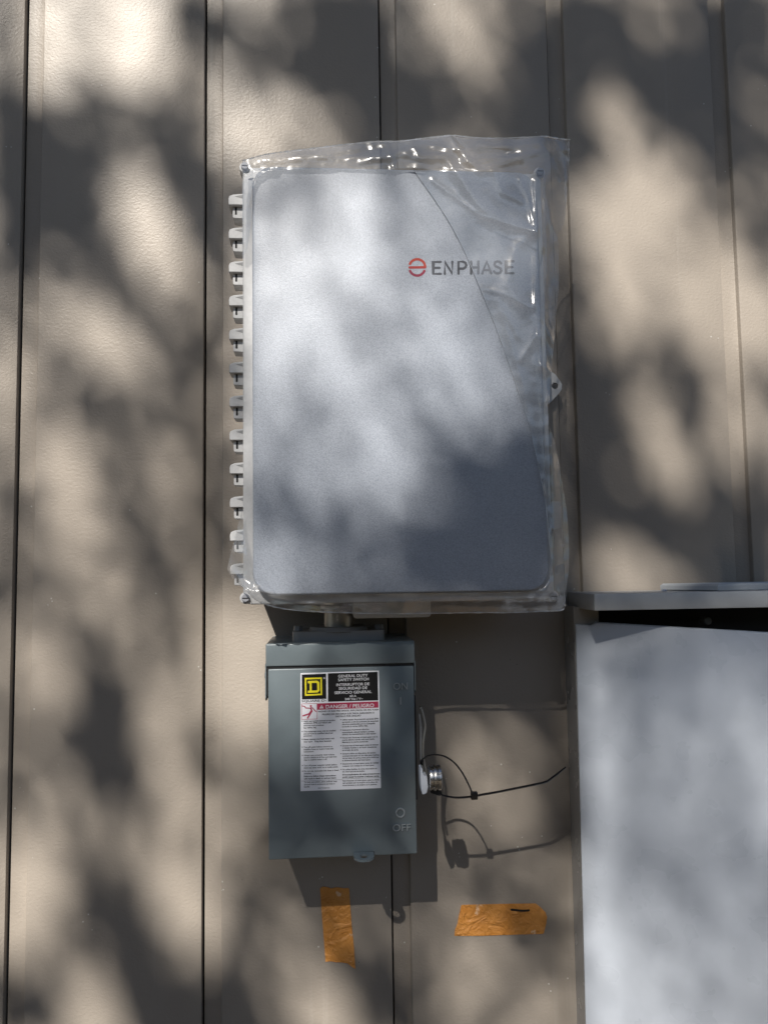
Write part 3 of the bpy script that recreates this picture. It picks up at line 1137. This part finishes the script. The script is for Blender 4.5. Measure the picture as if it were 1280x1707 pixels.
lstroke(bm, [[(276, 562), (276, 602)], [(262, 572), (212, 571), (200, 553), (168, 546)], [(288, 566), (334, 614)]], 11, e2)
lstroke(bm, [[(270, 570), (282, 598)], [(276, 606), (252, 640), (180, 663)], [(285, 606), (264, 640), (234, 690)]], 17, e2)
mk('shock_pictogram', bm, 'label_red', lab)
bm = new()
T(bm, 'HAZARD OF ELECTRIC SHOCK, EXPLOSION, OR ARC FLASH', 357, 621, 716, 18, .028)
T(bm, 'PELIGRO DE DESCARGA ELÉCTRICA, EXPLOSIÓN O', 405, 655, 618, 18, .028)
T(bm, 'DESTELLO POR ARQUEO', 564, 679, 300, 18, .028)
mk('hazard_text', bm, 'label_text', lab)
left = [(735, 'Apply appropriate personal protective', 372, 1), (760, 'equipment (PPE) and follow safe', 326, 0), (787, 'electrical work practices.', 242, 0), (815, 'See NFPA 70E.', 152, 0),
        (858, 'This equipment must only be installed', 378, 1), (885, 'and serviced by qualified electrical', 342, 0), (910, 'personnel.', 100, 0),
        (951, 'Never operate energized switch with', 362, 1), (979, 'door open.   Keep door fastened.', 326, 0),
        (1044, 'Turn off switch before removing or', 342, 1), (1071, 'installing fuses or making load side', 350, 0), (1097, 'connections.', 120, 0),
        (1141, 'Always use a properly rated voltage', 360, 1), (1168, 'sensing device at all line and load fuse', 388, 0), (1195, 'clips to confirm switch is off.', 274, 0),
        (1262, 'Turn off power supplying switch before', 390, 1), (1289, 'doing any other work on or inside switch.', 406, 0),
        (1329, 'Do not use renewable link fuses in fused', 410, 1), (1356, 'switches.', 88, 0),
        (1390, 'Failure to follow these instructions', 376, 2), (1418, 'will result in death or serious injury.', 382, 2),
        (1459, 'To lock out switch, place padlock hasp', 390, 0), (1487, 'through hole in enclosure and hole in', 364, 0), (1513, 'handle.', 68, 0)]
right = [(718, 'Utilice equipo de protección personal (EPP)', 432, 1), (746, 'apropiado y siga las prácticas de seguridad', 430, 0), (773, 'eléctrica establecidas por su Compañía', 390, 0), (800, '(consulte la norma NFPA 70E).', 306, 0),
         (840, 'Solamente el personal eléctrico', 318, 1), (868, 'especializado deberá instalar y prestar', 382, 0), (893, 'servicio de mantenimiento a este equipo.', 402, 0),
         (932, 'Nunca haga funcionar el interruptor con la', 418, 1), (958, 'puerta abierta cuando esté energizado.', 386, 0), (985, 'Mantenga la puerta asegurada.', 310, 0),
         (1026, 'Desenergice el interruptor antes de extraer', 430, 1), (1053, 'o instalar fusibles o de hacer conexiones', 406, 0), (1080, 'en el lado de carga.', 192, 0),
         (1121, 'Siempre utilice un dispositivo de tensión', 396, 1), (1148, 'nominal adecuado en los clips para fusibles', 436, 0), (1175, 'de los lados de carga y línea para confirmar', 434, 0), (1202, 'la desenergización del interruptor.', 336, 0),
         (1241, 'Desenergice el interruptor antes de realizar', 430, 1), (1268, 'cualquier otro trabajo en el interruptor.', 378, 0),
         (1308, 'No utilice fusibles de cinta renovables en', 408, 1), (1334, 'los interruptores de fusible.', 264, 0),
         (1370, 'El incumplimiento de estas precauciones', 440, 2), (1398, 'podrá causar la muerte o lesiones serias.', 436, 2),
         (1442, 'Para bloquear el interruptor, pase la aldaba', 434, 0), (1469, 'del candado por el agujero en la placa de', 414, 0), (1496, 'encerramiento y el agujero en la palanca.', 408, 0)]
for nm, col, x0 in (('instructions_text', left, 186), ('instructions_text_translated', right, 642)):
    bm = new()
    for y, s, w, k in col:
        xo = x0 + (y - 720) * .008
        T(bm, s, xo, y, w, 17.5, .032 if k == 2 else .020)
        if k == 1:
            yq = y - 9
            lpoly(bm, [(xo - 22, yq - 5), (xo - 12, yq - 5), (xo - 12, yq + 5), (xo - 22, yq + 5)], e2)
    mk(nm, bm, 'label_text', lab)
bm = new()
T(bm, '40274-868-02', 355, 1528, 140, 15, .004)
lstroke(bm, [[(158, 1437), (640, 1419)], [(640, 1411), (1098, 1394)]], 2.5, e2)
mk('footer_text', bm, 'label_text', lab)

# ------------------------------------------------------------------ meter cabinet at the right
cabx = .3385
cab = root('meter_cabinet', (.6, 0, -1.5), 'tall pale grey metal cabinet with its door ajar under a flat lid', 'cabinet')
zl0, zl1 = -.0554, -.0336
bm = new()
# open-fronted shell: left side, right side, back, bottom
dB = .046
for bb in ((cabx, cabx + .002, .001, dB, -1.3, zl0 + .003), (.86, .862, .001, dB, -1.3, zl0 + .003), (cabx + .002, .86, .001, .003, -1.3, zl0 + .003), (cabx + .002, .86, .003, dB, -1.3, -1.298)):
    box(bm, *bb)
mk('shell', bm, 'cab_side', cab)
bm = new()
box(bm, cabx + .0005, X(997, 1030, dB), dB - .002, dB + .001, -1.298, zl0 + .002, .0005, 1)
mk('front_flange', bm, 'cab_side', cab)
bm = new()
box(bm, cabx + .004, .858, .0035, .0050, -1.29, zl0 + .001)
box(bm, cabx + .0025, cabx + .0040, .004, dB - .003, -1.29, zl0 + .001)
mk('shade_lining', bm, 'cab_in', cab)  # dark sheets paint in the shade behind the door opening
bm = new()
dLd = .113
box(bm, .3452, .88, .002, dLd, zl0, zl1, .0012, 2)
lid = mk('lid', bm, 'cab_lid', cab, 40)
bm = new()
p = at(1178, 1035, .03)
cyl(bm, (p.x, -.012, p.z), (0, -1, 0), .006, .0055, .022, 14, .001)
mk('bolt', bm, 'cab_side', cab, 40)
# door hinged at the left, swung out a little towards the right
ang = math.radians(17)
d0 = .051
H0 = Vector((.3392, -d0, 0))
dirx = Vector((math.cos(ang), -math.sin(ang), 0))
nrm = Vector((-math.sin(ang), -math.cos(ang), 0))


def on_door(px, py):
    """point of the door's plane seen at px, py"""
    v = fwd + RGT * ((px - CX) / F) - UPV * ((py - CY) / F)
    t_ = (H0 - EYE).dot(nrm) / v.dot(nrm)
    return EYE + v * t_


A = on_door(985, 1042.5)
B1, B2 = on_door(993, 1037.3), on_door(1280, 1054.5)
tl = on_door(958.5, 1041)
bl = on_door(975.5, 1707)
dn = (bl - tl)
bot = tl + dn * (1.15 / dn.length)
tr = B1 + (B2 - B1) * (.47 / (B2 - B1).length)
br = Vector((tr.x, tr.y, bot.z))
P = [tl, A, B1 + (B2 - B1) * -.002, B1 + (B2 - B1) * .01, tr, br, bot]
cen = sum(P, Vector()) / len(P)
bm = new()
def off(pts, inset, back):
    out = []
    for p in pts:
        q = p + (cen - p).normalized() * inset * 1.2
        out.append(q - nrm * back)
    return out
rings(bm, [off(P, .0, .011), off(P, .0, .0022), off(P, .0006, .0008), off(P, .0020, 0)], True, True)
cd = mk('door', bm, 'cabinet', cab, 60)
# loose plate lying on the lid
zt = zl1 + .0004
pc = at(1187, 990, .10)
plt = root('cover_plate', (pc.x, -.05, zl1), 'loose grey metal plate lying flat on the cabinet lid', 'metal plate')
bm = new()
a_ = math.radians(8)
q0 = Vector((X(1196, 990, .095), -.095, 0))
e_r = Vector((math.cos(a_), math.sin(a_), 0))
e_b = Vector((-math.sin(a_) - .55, math.cos(a_), 0)).normalized()
foot_ = [q0, q0 + e_r * .21, q0 + e_r * .21 + e_b * .07, q0 + e_b * .085]
cc_ = sum(foot_, Vector()) / 4
def lv(k, z): return [Vector((cc_.x + (p.x - cc_.x) * k, cc_.y + (p.y - cc_.y) * k, z)) for p in foot_]
rings(bm, [lv(.97, zt), lv(1, zt + .0012), lv(1, zt + .0070), lv(.97, zt + .0098), lv(.88, zt + .0098), lv(.86, zt + .0085)])
mk('plate', bm, 'cab_lid', plt)
bm = new()
p = at(1107, 988, .06)
bmesh.ops.create_icosphere(bm, subdivisions=2, radius=.0035, matrix=Matrix.Translation((p.x, -.06, zl1 + .0012)))
for v in bm.verts:
    v.co += Vector((noise.noise(v.co * 400) * .0012, noise.noise(v.co * 300) * .001, 0))
    v.co.z = zl1 + .0001 + max(0, (v.co.z - zl1)) * .7
chip = mk('paint_chip', bm, 'white_plastic', None, True, (p.x, -.06, zl1))
chip['label'], chip['category'] = 'tiny white chip lying on the cabinet lid beside the loose plate', 'chip'

# ------------------------------------------------------------------ cable tie
hp = at(790, 1326, .133)
tie = root('cable_tie', hp, 'black nylon cable tie looped through the switch lever with its tail sticking out', 'cable tie')
bm = new()
tube(bm, smooth_path([at(*q) for q in ((703, 1274, .128), (701, 1270, .131), (704, 1266, .137), (712, 1260.5, .140), (726, 1258, .138), (741, 1261, .137), (756, 1270.5, .135), (769, 1286, .134), (780, 1306, .133), (787.5, 1323, .133))], 8), .00105, 8, True, 1.9)
tube(bm, smooth_path([at(*q) for q in ((724, 1321.5, .140), (733, 1323.5, .138), (745, 1327.5, .135), (765, 1329.5, .133), (790, 1327.5, .133))], 8), .00125, 8, True, 1.9)
mk('loop', bm, 'black_nylon', tie, True)
bm = new()
tail = [at(*q) for q in ((790, 1327, .133), (830, 1320, .134), (870, 1312, .135), (904, 1305, .136), (912, 1302.5, .136), (928, 1290.5, .137), (942.5, 1279, .138))]
tube(bm, tail, [.0013, .0013, .0013, .0013, .0013, .0012, .0008], 8, True, 2.0)
mk('tail', bm, 'black_nylon', tie, True)
bm = new()
box(bm, hp.x - .0040, hp.x + .0040, .1295, .1365, hp.z - .0046, hp.z + .0046, .0008, 2)
mk('head', bm, 'black_nylon', tie, 40)


# ------------------------------------------------------------------ orange tape
def tape(pts, label, seed):
    P = [at(x, y, .0012) for x, y in pts]
    ctr = sum(P, Vector()) / len(P)
    bm = new()
    rings(bm, [[(p.x, -.0001, p.z) for p in P], [(p.x, -.0012, p.z) for p in P]])
    o = mk('orange_tape', bm, 'tape', None, False, ctr)
    o['label'], o['category'], o['group'] = label, 'tape', 'orange tape strips on the siding'
    return o


tape([(533.5, 1481), (538, 1478), (546, 1479), (552, 1481.5), (557, 1480), (564, 1479.5), (573, 1481), (580, 1480.5), (582, 1482), (586, 1540), (590, 1580), (592.5, 1615.5),
      (587, 1612), (579, 1606), (571, 1604.5), (560, 1604), (551, 1602.5), (542.5, 1603.5), (541, 1580), (537, 1530)], 'vertical orange tape strip below the safety switch', 1)
t2 = tape([(757.5, 1560), (758, 1551), (761, 1544), (763, 1538), (764, 1530), (766, 1522), (769, 1509), (800, 1508), (850, 1507), (893, 1506.5), (901, 1513), (909, 1521), (911.5, 1529),
           (910, 1540), (907.5, 1550), (906, 1556), (902, 1557), (860, 1558), (800, 1560)], 'horizontal orange tape strip with a black pen dash', 2)
bm = new()
strokes(bm, [[(852.5, 1516.5), (858, 1516.8), (866, 1518), (874, 1518.3), (881, 1517.6)]], 3.6, .0015)
for v in bm.verts: v.co -= ORG[t2.name] * 0
mk('pen_dash', bm, 'ink', t2)

# ------------------------------------------------------------------ clear plastic bag half pulled off the enclosure
OUT = [(404, 268), (425, 262), (445, 257), (480, 252), (530, 246), (580, 240), (620, 236), (665, 235), (700, 231), (728, 228), (755, 225.5), (790, 229), (830, 230), (870, 229), (905, 227), (925, 230), (949, 233),
       (949, 262), (946, 300), (944, 340), (940, 372), (930, 392), (931, 440), (931, 480), (927, 520), (923, 570), (920, 605), (916.5, 640), (915, 675), (914, 708), (924, 735), (931, 770), (938, 810), (944, 850), (947, 885), (948, 915), (948, 950),
       (943, 985), (942, 1008), (935, 1017), (900, 1019), (860, 1021), (800, 1021), (740, 1022), (680, 1023), (620, 1022.5), (560, 1021), (520, 1019), (490, 1017), (460, 1012), (430, 1002), (412, 984), (398, 972), (386, 962), (379, 949), (383, 930), (391, 900), (398, 872), (404, 850)]
HOLE = [(404, 846), (404, 860), (409, 905), (416, 940), (424, 962), (440, 980), (462, 989), (560, 989.5), (700, 989), (800, 988), (880, 987), (905, 981), (917, 962), (917.5, 930), (914, 890), (909, 840), (900, 790), (889, 740), (876, 690), (861, 645), (846, 600), (828, 550), (810, 504), (790, 456), (772, 415), (752, 376), (730, 341), (708, 309), (690, 284),
        (640, 282.5), (560, 282.5), (470, 282.5), (445, 285), (430, 296), (421.5, 315), (420, 345), (418, 380), (413, 412), (406, 430), (404, 436)]
POLY = OUT + HOLE                                         # one outline: round the outside, back along the opening


def inside(x, y):
    c = False
    n = len(POLY)
    j = n - 1
    for i in range(n):
        xi, yi = POLY[i]
        xj, yj = POLY[j]
        if (yi > y) != (yj > y) and x < (xj - xi) * (y - yi) / (yj - yi) + xi:
            c = not c
        j = i
    return c


def seg_near(x, y, pts, close=False):
    best = (1e9, 0, 0)
    n = len(pts)
    for i in range(n if close else n - 1):
        ax_, ay_ = pts[i]
        bx_, by_ = pts[(i + 1) % n]
        dx, dy = bx_ - ax_, by_ - ay_
        s = max(0, min(1, ((x - ax_) * dx + (y - ay_) * dy) / (dx * dx + dy * dy + 1e-9)))
        qx, qy = ax_ + dx * s, ay_ + dy * s
        d_ = math.hypot(x - qx, y - qy)
        if d_ < best[0]: best = (d_, qx, qy)
    return best


# folds: photo path, height in mm, half width in px (positive stands out from the box)
FOLDS = [([(686, 236), (700, 262), (745, 262), (800, 345), (845, 372), (890, 385)], 7, 12), ([(745, 228), (775, 262), (800, 285), (870, 262)], 6, 8), ([(822, 285), (836, 320), (868, 335)], 4, 6),
         ([(890, 386), (862, 410), (845, 476), (866, 500), (888, 508)], 3.2, 11), ([(892, 300), (893, 385), (892, 500), (900, 640), (908, 760), (913, 930)], 4, 5), ([(907, 300), (909, 420), (905, 560), (914, 660), (921, 820), (922, 985)], 5, 5),
         ([(912, 335), (918, 372), (928, 395)], 8, 7), ([(904, 530), (922, 575)], 6, 5), ([(905, 610), (922, 625), (915, 670)], 7, 6), ([(840, 520), (856, 545), (862, 560)], 2, 5), ([(868, 600), (880, 580), (892, 560)], 2, 5),
         ([(405, 280), (412, 330), (411, 400)], -4, 7), ([(450, 270), (540, 262), (640, 262), (690, 245)], 3, 8), ([(560, 262), (640, 246)], -4, 6), ([(432, 985), (470, 1002), (540, 1010), (640, 1004)], 6, 6), ([(460, 1008), (520, 1001), (600, 1012)], -5, 5),
         ([(640, 994), (690, 998), (760, 992), (880, 993)], 4, 5), ([(405, 975), (425, 990), (440, 1000)], 6, 6), ([(386, 950), (400, 965), (415, 985)], 6, 6), ([(700, 1004), (930, 1002)], -4, 7), ([(930, 760), (938, 860), (940, 960)], -6, 7), ([(922, 880), (938, 905)], 5, 5),
         ([(720, 300), (800, 360), (885, 384)], 2.4, 4), ([(830, 500), (870, 640), (900, 800)], 2, 5), ([(800, 480), (840, 490), (885, 515)], 1.5, 6),
         ([(440, 266), (520, 256), (600, 249)], 2, 6), ([(600, 270), (680, 258)], 2, 6), ([(700, 240), (760, 250), (830, 245), (900, 240)], 3, 4), ([(770, 270), (880, 258), (940, 250)], 3, 4),
         ([(752, 230), (768, 250), (782, 274)], 5, 6), ([(640, 240), (652, 262), (656, 280)], 3, 4), ([(866, 300), (880, 330), (888, 372)], 3, 4), ([(700, 300), (760, 400), (810, 500)], 1.2, 5),
         ([(905, 245), (925, 262), (935, 300)], 3, 6), ([(800, 240), (870, 250)], 4, 6), ([(934, 985), (928, 1005)], 5, 5), ([(905, 985), (917, 970)], 4, 6)]


def film_d(x, y):
    d = DC + .0035
    # past the edges of the cover the film falls back towards the rim
    over = max(0, 283 - y) / 50, max(0, y - 988) / 34, max(0, x - 906 - (y - 640) * .03) / 36, max(0, 420 - x) / 36
    o = math.hypot(max(over[0], over[1]), max(over[2], over[3]))
    d -= (.012 if y < 283 and x < 900 else .012 + .018 * min(1, max(0, (x - 900) / 40) + max(0, (y - 283) / 60))) * min(1.3, o) ** 1.25
    # slack over the bare right-hand side of the face
    e, _, _ = seg_near(x, y, HOLE[13:29])
    if o == 0: d += -.0028 + .0058 * min(1, e / 60)
    for pts, h, w in FOLDS:
        x0, x1 = min(p[0] for p in pts) - 3 * w, max(p[0] for p in pts) + 3 * w
        y0, y1 = min(p[1] for p in pts) - 3 * w, max(p[1] for p in pts) + 3 * w
        if x0 < x < x1 and y0 < y < y1:
            dd = seg_near(x, y, pts)[0] / w
            d += h * .0007 / (1 + dd * dd * 1.6) * math.exp(-.12 * dd * dd)
    n = noise.noise(Vector((x * .016, y * .016, 1))) * .0016 + noise.noise(Vector((x * .045, y * .06, 5))) * .0011 + noise.noise(Vector((x * .13, y * .11, 8))) * .00035
    k = .35 if o == 0 else 1.3
    d += n * k
    c1 = abs(noise.noise(Vector((x * .013 + .006 * y, y * .016 - .004 * x, 21))))
    c2 = abs(noise.noise(Vector((x * .034 - .02 * y, y * .038 + .015 * x, 33))))
    cr = (1 - min(1, c1 * 1.9)) * .0030 + (1 - min(1, c2 * 1.8)) * .0008
    loose = min(1, o * 2.2) if o > 0 else .12
    if x < 440 and y > 890: loose *= 2.2
    d += cr * loose
    if o == 0: d = max(d, DC + .0008)
    return d


ST = 2.8
x0, y0 = 374, 220
nx_, ny_ = int((956 - x0) / ST), int((1030 - y0) / ST)
vid = {}
quads = []
for j in range(ny_):
    for i in range(nx_):
        if inside(x0 + (i + .5) * ST, y0 + (j + .5) * ST):
            quads.append(((i, j), (i + 1, j), (i + 1, j + 1), (i, j + 1)))
from collections import Counter
ec = Counter()
for q in quads:
    for k in range(4):
        ec[tuple(sorted((q[k], q[(k + 1) % 4])))] += 1
rim_v = {v for e, n in ec.items() if n == 1 for v in e}
co = {}
for q in quads:
    for v in q:
        if v in co: continue
        x, y = x0 + v[0] * ST, y0 + v[1] * ST
        if v in rim_v:
            _, x, y = seg_near(x, y, POLY, True)
            if y < 270 or y > 1010:
                y += random.uniform(-.9, .9)              # perforated, slightly ragged hem
        co[v] = (x, y)
bag_o = at(660, 1020, DC)
bag = root('plastic_bag', bag_o, 'crinkled clear plastic bag half pulled off the speckled enclosure', 'plastic bag')
bm = new()
for k, (x, y) in co.items():
    vid[k] = bm.verts.new(at(x, y, film_d(x, y)))
for q in quads:
    try: bm.faces.new([vid[k] for k in q])
    except ValueError: pass
mk('sheet', bm, 'film', bag, 180)
# rolled lip along the opening
bm = new()
lip = HOLE[13:29]
pts = smooth_path([at(x, y, film_d(x, y) + .0003) for x, y in lip], 5)
tube(bm, pts, rough_rad(len(pts), .0002, .0007), 6, True)
mk('opening_lip', bm, 'film_edge', bag, True)
bm = new()
top = OUT[0:17]
pts = smooth_path([at(x, y, film_d(x, y) + .0002) for x, y in top], 10)
tube(bm, pts, rough_rad(len(pts), .0004, .0013), 5, True)
mk('top_hem', bm, 'film_edge', bag, True)
bm = new()
bt = OUT[38:53]
pts = smooth_path([at(x, y, film_d(x, y) + .0002) for x, y in bt], 10)
tube(bm, pts, rough_rad(len(pts), .0003, .0012), 5, True)
mk('bottom_hem', bm, 'film_edge', bag, True)
